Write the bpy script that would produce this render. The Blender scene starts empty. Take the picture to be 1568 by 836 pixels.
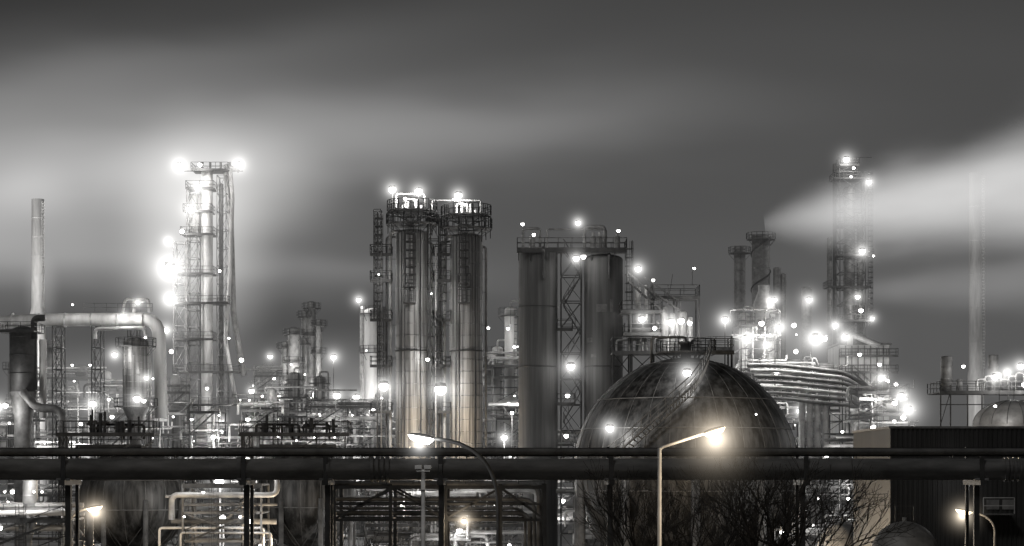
import bpy, math, random
from mathutils import Vector, Matrix
F=3150.0; CX=784.0; HY=725.0; CZ=10.0
scene=bpy.context.scene
scene.view_settings.view_transform='Standard'
scene.view_settings.look='None'
scene.view_settings.exposure=0
# ------------------------------------------------------------ materials
MATS={}
def nd(nt,t,**kw):
    n=nt.nodes.new(t)
    for k,v in kw.items(): setattr(n,k,v)
    return n
def mat_surface(name,lo,hi,rough=0.55,metal=0.0,scale=(1,1,1),nscale=1.0,tint=(1,0.993,0.985),bump=0.0,contrast=(0.35,0.65)):
    m=bpy.data.materials.new(name); m.use_nodes=True; nt=m.node_tree
    b=nt.nodes['Principled BSDF']
    tc=nd(nt,'ShaderNodeTexCoord'); mp=nd(nt,'ShaderNodeMapping'); mp.inputs['Scale'].default_value=scale
    no=nd(nt,'ShaderNodeTexNoise'); no.inputs['Scale'].default_value=nscale; no.inputs['Detail'].default_value=6
    no.inputs['Roughness'].default_value=0.62
    cr=nd(nt,'ShaderNodeValToRGB')
    cr.color_ramp.elements[0].position=contrast[0]; cr.color_ramp.elements[1].position=contrast[1]
    cr.color_ramp.elements[0].color=(lo*tint[0],lo*tint[1],lo*tint[2],1)
    cr.color_ramp.elements[1].color=(hi*tint[0],hi*tint[1],hi*tint[2],1)
    l=nt.links.new
    l(tc.outputs['Object'],mp.inputs['Vector']); l(mp.outputs[0],no.inputs['Vector'])
    l(no.outputs['Fac'],cr.inputs[0]); l(cr.outputs[0],b.inputs['Base Color'])
    b.inputs['Roughness'].default_value=rough; b.inputs['Metallic'].default_value=metal
    if bump>0:
        bp=nd(nt,'ShaderNodeBump'); bp.inputs['Strength'].default_value=bump; bp.inputs['Distance'].default_value=0.05
        l(no.outputs['Fac'],bp.inputs['Height']); l(bp.outputs[0],b.inputs['Normal'])
    MATS[name]=m; return m
mat_surface('steel_dark',0.02,0.05,0.55,0.1,nscale=1.5)
mat_surface('steel_mid',0.09,0.2,0.55,0.15,nscale=1.2)
mat_surface('galvanised',0.25,0.45,0.5,0.3,nscale=1.0)
mat_surface('pale_paint',0.4,0.62,0.55,0.0,scale=(1,1,0.15),nscale=0.8)
mat_surface('cladding',0.09,0.4,0.55,0.2,scale=(2.6,2.6,0.06),nscale=1.0,bump=0.25,contrast=(.4,.6))
mat_surface('silo_concrete',0.06,0.13,0.85,0.0,scale=(1.6,1.6,0.06),nscale=1.0,bump=0.2)
mat_surface('tank_paint',0.015,0.10,0.5,0.1,scale=(1.8,1.8,0.12),nscale=0.9,bump=0.15,contrast=(.42,.62))
mat_surface('pipe_paint',0.26,0.5,0.42,0.2,scale=(0.3,1,1),nscale=2.0,bump=0.15)
mat_surface('deck',0.05,0.12,0.7,0.1,nscale=2.0)
mat_surface('asphalt',0.03,0.06,0.85,0.0,nscale=0.05)
mat_surface('bark',0.02,0.045,0.9,0.0,nscale=6,tint=(1,0.9,0.8))
mat_surface('wall_panel',0.02,0.04,0.6,0.2,scale=(1,1,0.1),nscale=0.6)
mat_surface('foliage_dark',0.01,0.03,0.9,0.0,nscale=0.3)
def mat_emit(name,col,st):
    m=bpy.data.materials.new(name); m.use_nodes=True; nt=m.node_tree; nt.nodes.clear()
    o=nd(nt,'ShaderNodeOutputMaterial'); e=nd(nt,'ShaderNodeEmission')
    e.inputs[0].default_value=(*col,1); e.inputs[1].default_value=st
    nt.links.new(e.outputs[0],o.inputs['Surface']); MATS[name]=m
mat_emit('lamp_glass',(1,0.98,0.95),16)
mat_emit('lamp_glass_warm',(1,0.8,0.5),6)
def M(nt,op,a,b=None,c=None):
    n=nd(nt,'ShaderNodeMath',operation=op)
    for i,v in enumerate((a,b,c)):
        if v is None: continue
        if isinstance(v,(int,float)): n.inputs[i].default_value=v
        else: nt.links.new(v,n.inputs[i])
    return n.outputs[0]
HALO={}
def mat_halo(key,col,k,soft=False):  # self-emitting volume: the lamp glow is built in, nothing scatters light here
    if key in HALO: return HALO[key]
    m=bpy.data.materials.new('glow_volume_'+key); m.use_nodes=True; nt=m.node_tree; nt.nodes.clear()
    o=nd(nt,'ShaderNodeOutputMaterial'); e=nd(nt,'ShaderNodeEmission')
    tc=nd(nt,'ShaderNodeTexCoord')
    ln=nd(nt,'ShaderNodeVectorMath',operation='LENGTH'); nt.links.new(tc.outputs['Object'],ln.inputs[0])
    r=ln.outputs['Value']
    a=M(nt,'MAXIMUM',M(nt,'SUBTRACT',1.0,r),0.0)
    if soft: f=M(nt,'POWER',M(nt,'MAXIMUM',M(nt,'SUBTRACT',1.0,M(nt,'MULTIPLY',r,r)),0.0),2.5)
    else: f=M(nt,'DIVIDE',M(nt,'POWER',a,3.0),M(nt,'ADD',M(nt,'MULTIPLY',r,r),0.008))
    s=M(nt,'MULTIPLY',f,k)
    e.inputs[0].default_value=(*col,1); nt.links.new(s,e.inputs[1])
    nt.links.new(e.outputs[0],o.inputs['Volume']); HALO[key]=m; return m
_hm={}
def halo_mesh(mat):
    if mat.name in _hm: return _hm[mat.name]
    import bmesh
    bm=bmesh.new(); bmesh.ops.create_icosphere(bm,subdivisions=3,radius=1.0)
    me=bpy.data.meshes.new('glow_ball'); bm.to_mesh(me); bm.free(); me.materials.append(mat)
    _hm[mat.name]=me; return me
# ------------------------------------------------------------ builder
def basis(d):
    d=d.normalized(); u=Vector((0,0,1)) if abs(d.z)<0.95 else Vector((0,1,0))
    a=d.cross(u).normalized(); return a,d.cross(a).normalized()
class B:
    def __init__(s,name,D):
        s.name=name; s.D=D; s.k=D/F; s.v=[]; s.f=[]; s.mi=[]; s.sm=[]; s.mn=[]; s.kids=[]
    def P(s,px,py,dy=0.0): return Vector(((px-CX)*s.k, s.D+dy, CZ+(HY-py)*s.k))
    def X(s,px): return (px-CX)*s.k
    def Z(s,py): return CZ+(HY-py)*s.k
    def m(s,n):
        if n not in s.mn: s.mn.append(n)
        return s.mn.index(n)
    def add(s,vs,fs,mat,sm=False):
        o=len(s.v); s.v.extend([tuple(v) for v in vs]); i=s.m(mat)
        for f in fs: s.f.append(tuple(a+o for a in f)); s.mi.append(i); s.sm.append(sm)
    def tube(s,pts,r,n=6,mat='steel_dark',cap=True):
        pts=[Vector(p) for p in pts]; N=len(pts)
        rs=r if isinstance(r,(list,tuple)) else [r]*N
        vs=[]; fs=[]; a=None
        for i in range(N):
            if i==0: d=pts[1]-pts[0]
            elif i==N-1: d=pts[-1]-pts[-2]
            else: d=(pts[i]-pts[i-1]).normalized()+(pts[i+1]-pts[i]).normalized()
            if d.length<1e-6: d=Vector((0,0,1))
            d.normalize()
            if a is None: a,b=basis(d)
            else:
                a=a-d*a.dot(d)
                if a.length<1e-4: a,b=basis(d)
                a.normalize(); b=d.cross(a)
            for j in range(n):
                t=2*math.pi*(j+0.5)/n
                vs.append(pts[i]+(a*math.cos(t)+b*math.sin(t))*rs[i])
        for i in range(N-1):
            for j in range(n):
                k=(j+1)%n; fs.append((i*n+j,i*n+k,(i+1)*n+k,(i+1)*n+j))
        if cap: fs.append(tuple(range(n))); fs.append(tuple(range((N-1)*n,N*n)))
        s.add(vs,fs,mat,n>5)
    def beam(s,a,b,w,mat='steel_dark'): s.tube([a,b],w*0.7,4,mat)
    def pipe(s,pts,r,mat='galvanised',n=8,bend=None):
        bend=bend or r*2.5; pts=[Vector(p) for p in pts]; out=[pts[0]]
        for i in range(1,len(pts)-1):
            p=pts[i]; a=pts[i-1]-p; b=pts[i+1]-p
            t=min(bend,a.length*0.45,b.length*0.45); A=p+a.normalized()*t; C=p+b.normalized()*t
            for q in range(6):
                u=q/5; out.append(A*(1-u)**2+p*2*u*(1-u)+C*u*u)
        out.append(pts[-1]); s.tube(out,r,n,mat)
    def box(s,x0,x1,y0,y1,z0,z1,mat='steel_dark'):
        vs=[(x,y,z) for x in (x0,x1) for y in (y0,y1) for z in (z0,z1)]
        s.add(vs,[(0,1,3,2),(4,6,7,5),(0,4,5,1),(2,3,7,6),(0,2,6,4),(1,5,7,3)],mat)
    def lathe(s,c,prof,n=24,mat='cladding'):
        vs=[];fs=[]; N=len(prof)
        for r,z in prof:
            for j in range(n):
                t=2*math.pi*j/n; vs.append((c[0]+r*math.cos(t),c[1]+r*math.sin(t),z))
        for i in range(N-1):
            for j in range(n):
                k=(j+1)%n; fs.append((i*n+j,i*n+k,(i+1)*n+k,(i+1)*n+j))
        s.add(vs,fs,mat,True)
    def vessel(s,x,y,r,z0,z1,mat='cladding',n=24,bands=2.6,dome=0.5):
        pr=[(r*0.02,z0-r*dome*0.3)]+[(r*math.sin(a),z0+r*dome*(0)-0.0) for a in (0.6,1.2)]+[(r,z0),(r,z1)]
        for q in range(1,6):
            a=q/5*math.pi/2; pr.append((max(r*math.cos(a),0.01),z1+r*dome*math.sin(a)))
        s.lathe((x,y),pr,n,mat)
        if bands:
            z=z0+bands
            while z<z1-0.5:
                s.lathe((x,y),[(r*0.99,z-0.05),(r+0.035,z-0.05),(r+0.035,z+0.05),(r*0.99,z+0.05)],n,mat); z+=bands
    def drum(s,a,b,r,mat='galvanised',n=14):
        a=Vector(a);b=Vector(b);d=(b-a).normalized()
        pts=[a-d*r*0.45,a-d*r*0.35,a-d*r*0.18,a,b,b+d*r*0.18,b+d*r*0.35,b+d*r*0.45]
        s.tube(pts,[r*0.25,r*0.65,r*0.9,r,r,r*0.9,r*0.65,r*0.25],n,mat)
    def rail(s,pts,h=1.1,sp=1.6,w=0.035,mat='steel_dark'):
        pts=[Vector(p) for p in pts]; up=Vector((0,0,1))
        for a,b in zip(pts[:-1],pts[1:]):
            L=(b-a).length; n=max(1,int(L/sp))
            for i in range(n+1):
                p=a.lerp(b,i/n); s.beam(p,p+up*h,w,mat)
            s.beam(a+up*h,b+up*h,w,mat); s.beam(a+up*h*0.5,b+up*h*0.5,w*0.8,mat)
    def deck(s,x0,x1,y0,y1,z,mat='deck',rail=True,h=1.1,w=0.045):
        s.box(x0,x1,y0,y1,z-0.12,z,mat); s.box(x0-.03,x1+.03,y0-0.08,y0-0.003,z-0.28,z+0.08,'steel_dark')
        if rail: s.rail([(x0,y0,z),(x1,y0,z),(x1,y1,z),(x0,y1,z),(x0,y0,z)],h,1.5,w)
    def ringdeck(s,x,y,ri,ro,z,a0=0,a1=2*math.pi,n=20,w=0.045,h=1.1):
        vs=[];fs=[]
        for i in range(n+1):
            t=a0+(a1-a0)*i/n
            for r in (ri,ro):
                for zz in (z-0.15,z): vs.append((x+r*math.cos(t),y+r*math.sin(t),zz))
        for i in range(n):
            o=i*4;q=o+4
            fs+=[(o+1,o+3,q+3,q+1),(o,q,q+2,o+2),(o+2,q+2,q+3,o+3)]
        s.add(vs,fs,'deck')
        s.rail([(x+ro*math.cos(a0+(a1-a0)*i/n),y+ro*math.sin(a0+(a1-a0)*i/n),z) for i in range(n+1)],h,3,w)
        for i in range(0,n,3):
            t=a0+(a1-a0)*i/n; c,q=math.cos(t),math.sin(t)
            s.beam((x+ri*c,y+ri*q,z-1.3),(x+ro*c,y+ro*q,z-0.15),0.06)
    def cage(s,x,y,z0,z1,r=0.4,w=0.035,mat='steel_dark'):
        for dx in (-0.25,0.25): s.beam((x+dx,y,z0),(x+dx,y,z1+1.1),w,mat)
        z=z0
        while z<z1: s.beam((x-0.25,y,z),(x+0.25,y,z),w*0.6,mat); z+=0.45
        z=z0+2.2
        while z<z1+1:
            s.tube([(x+r*math.cos(t),y-0.45-0.0+r*math.sin(t),z) for t in [i*math.pi/5 for i in range(11)]],w*0.8,3,mat); z+=1.0
        for t in (math.pi,1.25*math.pi,1.5*math.pi,1.75*math.pi,0):
            s.beam((x+r*math.cos(t),y-0.45+r*math.sin(t),z0+2.2),(x+r*math.cos(t),y-0.45+r*math.sin(t),z1+1),w*0.6,mat)
    def stairs(s,a,b,width=0.9,w=0.05,mat='steel_dark'):
        a=Vector(a);b=Vector(b); d=b-a; n=max(3,int(abs(d.z)/0.25)); wy=Vector((0,width,0)) if abs(d.x)>abs(d.y) else Vector((width,0,0))
        for o in (Vector((0,0,0)),wy):
            s.beam(a+o,b+o,0.12,mat); up=Vector((0,0,1.0)); s.beam(a+o+up,b+o+up,w,mat)
            for i in range(0,n+1,4): p=a.lerp(b,i/n)+o; s.beam(p,p+up,w*0.8,mat)
        for i in range(n):
            p=a.lerp(b,(i+0.5)/n); q=p+wy
            s.box(min(p.x,q.x)-0.12,max(p.x,q.x)+0.12,min(p.y,q.y),max(p.y,q.y),p.z-0.02,p.z+0.02,mat)
    def lattice(s,x0,x1,y0,y1,z0,z1,nb,w=0.15,mat='steel_dark',brace=True):
        for x in (x0,x1):
            for y in (y0,y1): s.beam((x,y,z0),(x,y,z1),w,mat)
        for i in range(nb+1):
            z=z0+(z1-z0)*i/nb
            s.beam((x0,y0,z),(x1,y0,z),w*.8,mat); s.beam((x0,y1,z),(x1,y1,z),w*.8,mat)
            s.beam((x0,y0,z),(x0,y1,z),w*.8,mat); s.beam((x1,y0,z),(x1,y1,z),w*.8,mat)
            if brace and i<nb:
                zz=z+(z1-z0)/nb
                s.beam((x0,y0,z),(x1,y0,zz),w*.5,mat); s.beam((x1,y0,z),(x0,y0,zz),w*.5,mat)
                s.beam((x0,y0,z),(x0,y1,zz),w*.5,mat); s.beam((x1,y1,z),(x1,y0,zz),w*.5,mat)
                s.beam((x0,y1,z),(x1,y1,zz),w*.5,mat)
    def lamp(s,p,r=0.28,halo=3.0,power=0,warm=False,k=None,mat=None):
        p=Vector(p); r0=r; r=r*0.85
        mt=mat or ('lamp_glass_warm' if warm else 'lamp_glass')
        pr=[(max(0.01,r*math.sin(a)),p.z-r*math.cos(a)) for a in [i*math.pi/6 for i in range(7)]]
        s.lathe((p.x,p.y),pr,10,mt)
        s.lathe((p.x,p.y),[(r*1.15,p.z+r*0.4),(r*0.9,p.z+r*1.1),(0.02,p.z+r*1.3)],8,'steel_mid')
        s.beam(p+Vector((0,0,r*1.2)),p+Vector((0,r+0.5,r*1.2)),0.06,'steel_mid')
        if not warm: halo=halo if (halo>=3 and r0>=.25) else 0
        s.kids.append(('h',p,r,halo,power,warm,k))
    def mist(s,p,sc,kv): s.kids.append(('m',Vector(p),sc,kv))  # large self-glowing ellipsoid in place of fog lit by lamps
    def done(s):
        me=bpy.data.meshes.new(s.name); me.from_pydata(s.v,[],s.f)
        for n in s.mn: me.materials.append(MATS[n])
        me.polygons.foreach_set('material_index',s.mi); me.polygons.foreach_set('use_smooth',s.sm)
        me.update(); ob=bpy.data.objects.new(s.name,me); bpy.context.collection.objects.link(ob)
        for kd in s.kids:
            if kd[0]=='h':
                _,p,r,h,pw,warm,k=kd
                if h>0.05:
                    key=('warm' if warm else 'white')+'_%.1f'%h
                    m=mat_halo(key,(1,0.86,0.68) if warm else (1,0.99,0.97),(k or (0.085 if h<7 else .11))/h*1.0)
                    c=bpy.data.objects.new('glow_volume',halo_mesh(m)); c.location=p; c.scale=(h,h,h)
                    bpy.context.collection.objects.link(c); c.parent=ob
                if pw>0:
                    ld=bpy.data.lights.new('lamp_light','POINT'); ld.energy=pw*(1.0 if warm else 1.9); ld.shadow_soft_size=max(0.3,r)
                    ld.color=(1,0.8,0.56) if warm else (1,0.985,0.96)
                    c=bpy.data.objects.new('lamp_light',ld); c.location=p+Vector((0,-r-0.5,-r*0.5))
                    bpy.context.collection.objects.link(c); c.parent=ob
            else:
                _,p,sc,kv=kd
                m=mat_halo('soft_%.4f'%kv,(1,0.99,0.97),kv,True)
                c=bpy.data.objects.new('glow_volume',halo_mesh(m)); c.location=p; c.scale=sc
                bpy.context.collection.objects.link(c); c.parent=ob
        return ob
# ------------------------------------------------------------ process block
def unit(name,px0,px1,pyt,D,depth,seed,mat='steel_dark',lamps=4,vess=3,lv=4.0,fin=True,power=250,tall=0.3):
    R=random.Random(seed); b=B(name,D); x0,x1=b.X(px0),b.X(px1); zt=b.Z(pyt); y0,y1=D,D+depth
    nb=max(1,round((x1-x0)/5.5)); nl=max(1,round(zt/lv)); w=0.16
    xs=[x0+(x1-x0)*i/nb for i in range(nb+1)]; zs=[zt*i/nl for i in range(nl+1)]
    tops=[nl-(R.choice([0,0,1,2]) if nl>2 else 0) for _ in range(nb)]
    for i,x in enumerate(xs):
        t=max(tops[max(0,i-1)],tops[min(nb-1,i)])
        for y in (y0,y1): b.beam((x,y,0),(x,y,zs[t]),w,mat)
    for i in range(nb):
        a,c=xs[i],xs[i+1]
        for j in range(1,tops[i]+1):
            z=zs[j]
            for y in (y0,y1): b.beam((a,y,z),(c,y,z),w,mat)
            b.beam((a,y0,z),(a,y1,z),w*.8,mat); b.beam((c,y0,z),(c,y1,z),w*.8,mat)
            u=R.random()
            if u<0.6 or j==tops[i]: b.deck(a,c,y0,y1,z,'deck')
            if u>0.55:
                if R.random()<0.5: b.beam((a,y0,zs[j-1]),(c,y0,z),w*.5,mat)
                else: b.beam((c,y0,zs[j-1]),(a,y0,z),w*.5,mat)
            if R.random()<0.3: b.stairs((a+0.4,y0-1.1,zs[j-1]),(c-0.4,y0-1.1,z))
            if R.random()<0.45:
                r=R.uniform(0.5,1.0); xx=R.uniform(a+r,c-r) if c-a>2*r else (a+c)/2
                L=R.uniform(0.6,1.4)
                if R.random()<0.5: b.drum((xx-L,y0+depth*0.4,z+r+0.3),(xx+L,y0+depth*0.4,z+r+0.3),r,R.choice(['galvanised','pale_paint','steel_mid']))
                else: b.vessel(xx,y0+depth*R.uniform(.3,.7),r,z+0.6,z+0.6+R.uniform(1.5,3),R.choice(['galvanised','pale_paint','cladding']),14,1.1)
            for q in range(R.randint(1,4)):
                r=R.uniform(0.07,0.26); yy=y0-R.uniform(-depth*0.5,0.5); zz=z+R.uniform(0.4,lv*0.8)
                aa=a-R.uniform(0,2); cc=c+R.uniform(0,2); p=[(aa,yy,zz),(cc,yy,zz)]
                if R.random()<0.5: p=[(aa,yy,zz-R.uniform(1,3)),(aa,yy,zz),(cc,yy,zz),(cc,yy,zz+R.uniform(-3,2))]
                b.pipe(p,r,R.choice(['galvanised','galvanised','pale_paint','steel_mid']))
        if R.random()<0.6: b.cage(R.uniform(a,c),y0-0.3,0,zs[tops[i]])
        for q in range(2):
            xx=R.uniform(a,c); r=R.uniform(0.06,0.2); zz=zs[tops[i]]+R.uniform(-1,2.4)
            b.pipe([(xx,y0+R.uniform(0,depth),0),(xx,y0+1,zz),(xx+R.uniform(-2,2),y0+1,zz),(xx+R.uniform(-2,2),y0+1,zz-2)],r,'galvanised')
    for i in range(vess):
        r=R.uniform(0.6,1.4); x=R.uniform(x0+r,x1-r); h=zt*R.uniform(0.8,1.0+tall); y=y0+depth*R.uniform(0.4,1)
        b.vessel(x,y,r,1.5,h,R.choice(['cladding','galvanised','pale_paint']),18,2.2)
        b.ringdeck(x,y,r,r+0.9,h-0.8,n=12); b.cage(x+r,y-0.6,2,h-1)
        b.pipe([(x,y,h),(x,y,h+1.3),(x+r+0.5,y,h+1.3),(x+r+0.5,y,3)],0.16,'galvanised')
    for i in range(lamps):
        j=R.randint(1,nl); p=(R.uniform(x0,x1),y0-R.uniform(0.2,1.5),zs[j]-0.6+R.choice([0,2.6]))
        b.lamp(p,R.choice([.1,.13,.18,.24,.34]),0,power if i%2==0 else 0)
    if fin: b.done()
    return b
# ------------------------------------------------------------ ground
g=B('ground',100); g.add([(-3000,-400,0),(3000,-400,0),(3000,6000,0),(-3000,6000,0)],[(0,1,2,3)],'asphalt'); g.done()
t=B('distant_treeline',1100); R=random.Random(5)
for layer in range(3):
    y=1100+layer*25; x=-420; vs=[];fs=[]
    while x<420:
        vs+= [(x,y,0),(x,y+R.uniform(-6,6),R.uniform(9,17)+2*math.sin(x*.03))]; x+=R.uniform(0.8,3)
    for i in range(0,len(vs)-2,2): fs.append((i,i+2,i+3,i+1))
    t.add(vs,fs,'foliage_dark')
t.done()
# ------------------------------------------------------------ overhead pipeline
b=B('overhead_pipeline',90); k=b.k
zc=b.Z(718.5); r=16.5*k; y=90
b.tube([(-90,y,zc),(90,y,zc)],r,32,'pipe_paint')
for px in (367,503,675,1150,1539,-60):
    b.tube([(b.X(px)-0.07,y,zc),(b.X(px)+0.07,y,zc)],r+0.07,32,'pipe_paint')
for px in (570,578,586,594): b.tube([(b.X(px)-0.06,y,zc),(b.X(px)+0.06,y,zc)],r+0.10,32,'pipe_paint')
for px in (1545,1552,1560): b.tube([(b.X(px)-0.05,y,zc),(b.X(px)+0.05,y,zc)],r+0.06,32,'pipe_paint')
zz=b.Z(691); b.tube([(-90,y+.9,zz),(90,y+.9,zz)],0.14,12,'galvanised'); b.tube([(-90,y+1.5,zz+.12),(90,y+1.5,zz+.12)],0.06,8,'steel_dark')
b.tube([(-90,y+1.2,b.Z(697)),(90,y+1.2,b.Z(697))],0.05,8,'steel_dark')
x=-88
while x<90: b.beam((x,y+1.5,zz+.12),(x,y+1.5,zc),0.05); b.beam((x,y+.9,zz-0.1),(x,y+.9,zc-.1),0.05); x+=4.3
for px in (100,375,500,675,935,1232,1500):
    X=b.X(px)
    b.box(X-.12,X+.12,y+0.52,y+.72,0,zc-r+0.1,'steel_dark'); b.box(X-.07,X+.07,y+2.4,y+2.6,0,b.Z(683),'steel_dark')
    b.box(X-.14,X+.14,y-0.8,y+2.7,zc-r-0.22,zc-r-0.005,'steel_dark')
    b.box(X-.3,X+.3,y-0.45,y+.45,zc-r-0.02,zc-r+0.09,'steel_mid')
    b.box(X-.1,X+.1,y-r-0.02,y-r+.05,zc-r-.1,zc+r+.1,'steel_dark')
b.done()
b=B('pipe_rack_truss',97); y=97
for yy in (y,y+4):
    for z,w in ((746,0.16),(772,0.1),(796,0.14)): b.beam(b.P(508,z,yy-y),b.P(836,z,yy-y),w)
    for px in (512,598,682,766,834): b.beam(b.P(px,741,yy-y),Vector((b.X(px),yy,0)),0.17)
    for a,c in ((512,598),(682,598),(682,766),(834,766)): b.beam(b.P(a,795,yy-y),b.P(c,747,yy-y),0.1)
for px in (512,598,682,766,834):
    for z in (746,796): b.beam(b.P(px,z),b.P(px,z,4),0.12)
for i,(z,r) in enumerate(((741,.13),(765,.1),(787,.12),(780,.07))):
    b.pipe([b.P(505,z,1+i*.6),b.P(826-i*7,z,1+i*.6),Vector((b.X(826-i*7),98+i*.6,0))],r,'steel_mid',bend=0.6)
b.rail([b.P(512,741,-.2),b.P(834,741,-.2)],0.25,1.2)
b.lamp(b.P(711,797,-0.6),0.13,1.3,90,warm=True,k=0.12)
b.done()
# ------------------------------------------------------------ street lamps
def street_lamp(D,head,elbow,polex,side,warm,power,hl,poler=0.055,straight=False,mat='steel_dark',halo=3,kk=.2):
    b=B('street_lamp',D); hx,hy=head; P=b.P
    base=Vector((b.X(polex),D,0)); H=P(*head)
    if straight:
        top=P(polex,elbow); b.tube([base,top],[0.09,poler],10,mat)
        b.pipe([top-Vector((0,0,.3)),top,H],poler*0.8,mat,8,bend=.15)
    else:
        top=P(polex,elbow); q=[]
        c=P(polex-side*4,hy+6)
        for i in range(15):
            u=i/14; q.append(top*(1-u)**2+c*2*u*(1-u)+H*u*u)
        b.tube([base]+q,[0.09]+[poler]*15,10,mat)
    d=(H-P(polex,elbow)).normalized() if straight else Vector((side,0,0.18)).normalized()
    u=Vector((-d.z*1,0,d.x))
    if u.z<0: u=-u
    v=Vector((0,1,0)); n=12;N=9
    for part,(m,sg) in enumerate((('steel_mid',1),('lamp_glass_warm' if warm else 'lamp_glass',-1))):
        vs=[];fs=[]
        for i in range(N):
            t=i/(N-1); w=(0.08+0.12*math.sin(math.pi*min(1,t*0.85+0.15)))*hl/0.7
            if i==N-1: w*=0.3
            hgt=w*(0.45 if sg>0 else 0.95)
            if i==0: hgt=0.05
            for j in range(n//2+1):
                a=math.pi*j/(n//2)
                vs.append(H+d*(t*hl)+v*(w*math.cos(a))+u*(sg*hgt*math.sin(a)))
        q=n//2+1
        for i in range(N-1):
            for j in range(q-1): fs.append((i*q+j,i*q+j+1,(i+1)*q+j+1,(i+1)*q+j))
        b.add(vs,fs,m,True)
    c=H+d*hl*0.55
    b.kids.append(('h',c+Vector((0,0,-.25)),0.15,halo,power,warm,kk))
    b.box(base.x-.2,base.x+.2,D-.2,D+.2,0,0.05,'steel_mid'); b.lathe((base.x,D),[(0.13,0.05),(0.13,1.2),(0.09,1.3)],12,mat)
    b.done()
street_lamp(60,(664,672),790,763,-1,False,80,0.75,poler=.06,halo=1.1,kk=.07)
street_lamp(58,(1078,664),686,1010,1,True,300,0.62,straight=True,mat='galvanised',poler=.055,halo=2.3,kk=.10)
street_lamp(105,(133,779),822,105,1,True,260,0.8,halo=2.0,mat='steel_mid',kk=.12,poler=.06)
street_lamp(105,(1487,784),822,1523,-1,True,260,0.8,halo=1.8,mat='steel_mid',kk=.12,poler=.06)
b=B('camera_mast',62); b.tube([(b.X(648),62,0),b.P(648,722)],[.09,.06],10,'steel_mid')
b.box(b.X(638),b.X(658),61.9,62.1,b.Z(722),b.Z(719),'steel_mid')
for px in (641,655): b.box(b.X(px)-.1,b.X(px)+.1,61.7,62.1,b.Z(718),b.Z(712),'steel_dark')
b.box(b.X(645),b.X(651),61.85,62.15,b.Z(750),b.Z(735),'steel_mid')
b.done()
# ------------------------------------------------------------ trees
def tree(x,y,h,seed,spread=0.5,name='bare_tree'):
    R=random.Random(seed); b=B(name,y)
    def br(p,d,L,r,lv):
        pts=[p]; q=p; dd=d.copy()
        for i in range(4):
            dd=(dd+Vector((R.gauss(0,.13),R.gauss(0,.13),R.gauss(0.03,.08)))).normalized(); q=q+dd*L/4; pts.append(q)
        b.tube(pts,[max(.007,r*(1-0.4*i/4)) for i in range(5)],8 if lv==0 else (5 if lv<3 else 3),'bark',cap=False)
        if lv>=6: return
        n=3 if lv<5 else 4
        for i in range(n):
            o=pts[-1] if i<2 else pts[R.choice([2,3])]
            a,c=basis(dd); t=R.uniform(0,6.283); s=R.uniform(0.35,0.85)*spread*1.6
            nd_=(dd+(a*math.cos(t)+c*math.sin(t))*s+Vector((0,0,.08))).normalized()
            br(o,nd_,L*R.uniform(.68,.85),r*R.uniform(.5,.66),lv+1)
    br(Vector((x,y,0)),Vector((0,0,1)),h*0.27,h*0.022,0)
    zm=max(v[2] for v in b.v); s=h/zm
    b.v=[(x+(v[0]-x)*s,y+(v[1]-y)*s,v[2]*s) for v in b.v]
    b.done()
for px,D,h,sd in ((960,76,10.6,1),(1065,78,11.1,2),(1130,74,10.7,8)):
    tree((px-CX)*D/F,D,h,sd,0.55)
tree((470-CX)*70/F,70,8.1,9,.5,'bare_shrub')
# ------------------------------------------------------------ spherical tanks
def sphere_tank(cx,cy,rp,D,legs=10,n=64,panel=14):
    b=B('spherical_gas_tank',D); k=b.k; R=rp*k; c=Vector((b.X(cx),D,b.Z(cy)))
    b.lathe((c.x,c.y),[(max(.02,R*math.sin(i*math.pi/40)),c.z+R*math.cos(i*math.pi/40)) for i in range(41)],n,'tank_paint')
    for j in range(panel):
        a=2*math.pi*j/panel
        b.tube([(c.x+(R+.005)*math.sin(t)*math.cos(a),c.y+(R+.005)*math.sin(t)*math.sin(a),c.z+(R+.005)*math.cos(t)) for t in [0.35+i*(math.pi-.7)/24 for i in range(25)]],0.035,4,'steel_mid')
    for t in (0.35,0.9,1.2,1.75):
        rr=(R+.01)*math.sin(t); z=c.z+(R+.01)*math.cos(t); b.lathe((c.x,c.y),[(rr-.03,z-.05),(rr+.04,z-.05),(rr+.04,z+.05),(rr-.03,z+.05)],n,'steel_mid')
    for j in range(legs):
        a=2*math.pi*(j+.5)/legs; x=c.x+R*.99*math.cos(a); y=c.y+R*.99*math.sin(a)
        b.tube([(x,y,0),(x,y,c.z)],0.28*R/9+.08,12,'steel_mid')
        a2=2*math.pi*(j+1.5)/legs; x2=c.x+R*.99*math.cos(a2); y2=c.y+R*.99*math.sin(a2)
        b.beam((x,y,0.5),(x2,y2,c.z-2),.06); b.beam((x2,y2,0.5),(x,y,c.z-2),.06)
    return b,c,R
b,c,R_=sphere_tank(1050,720,172,180,panel=28)
k=b.k
path=[(925,712),(955,690),(990,658),(1020,632),(1045,610),(1062,588),(1073,568),(1080,552)]
pp=[]
for i in range(len(path)-1):
    for q in range(6):
        u=q/6; px=path[i][0]*(1-u)+path[i+1][0]*u; py=path[i][1]*(1-u)+path[i+1][1]*u
        dx=b.X(px)-c.x; dz=b.Z(py)-c.z; rr=R_+0.5; v=rr*rr-dx*dx-dz*dz
        pp.append(Vector((c.x+dx,c.y-math.sqrt(max(v,.01)),c.z+dz)))
up=Vector((0,0,1))
outw=[(p-c).normalized() for p in pp]
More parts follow.
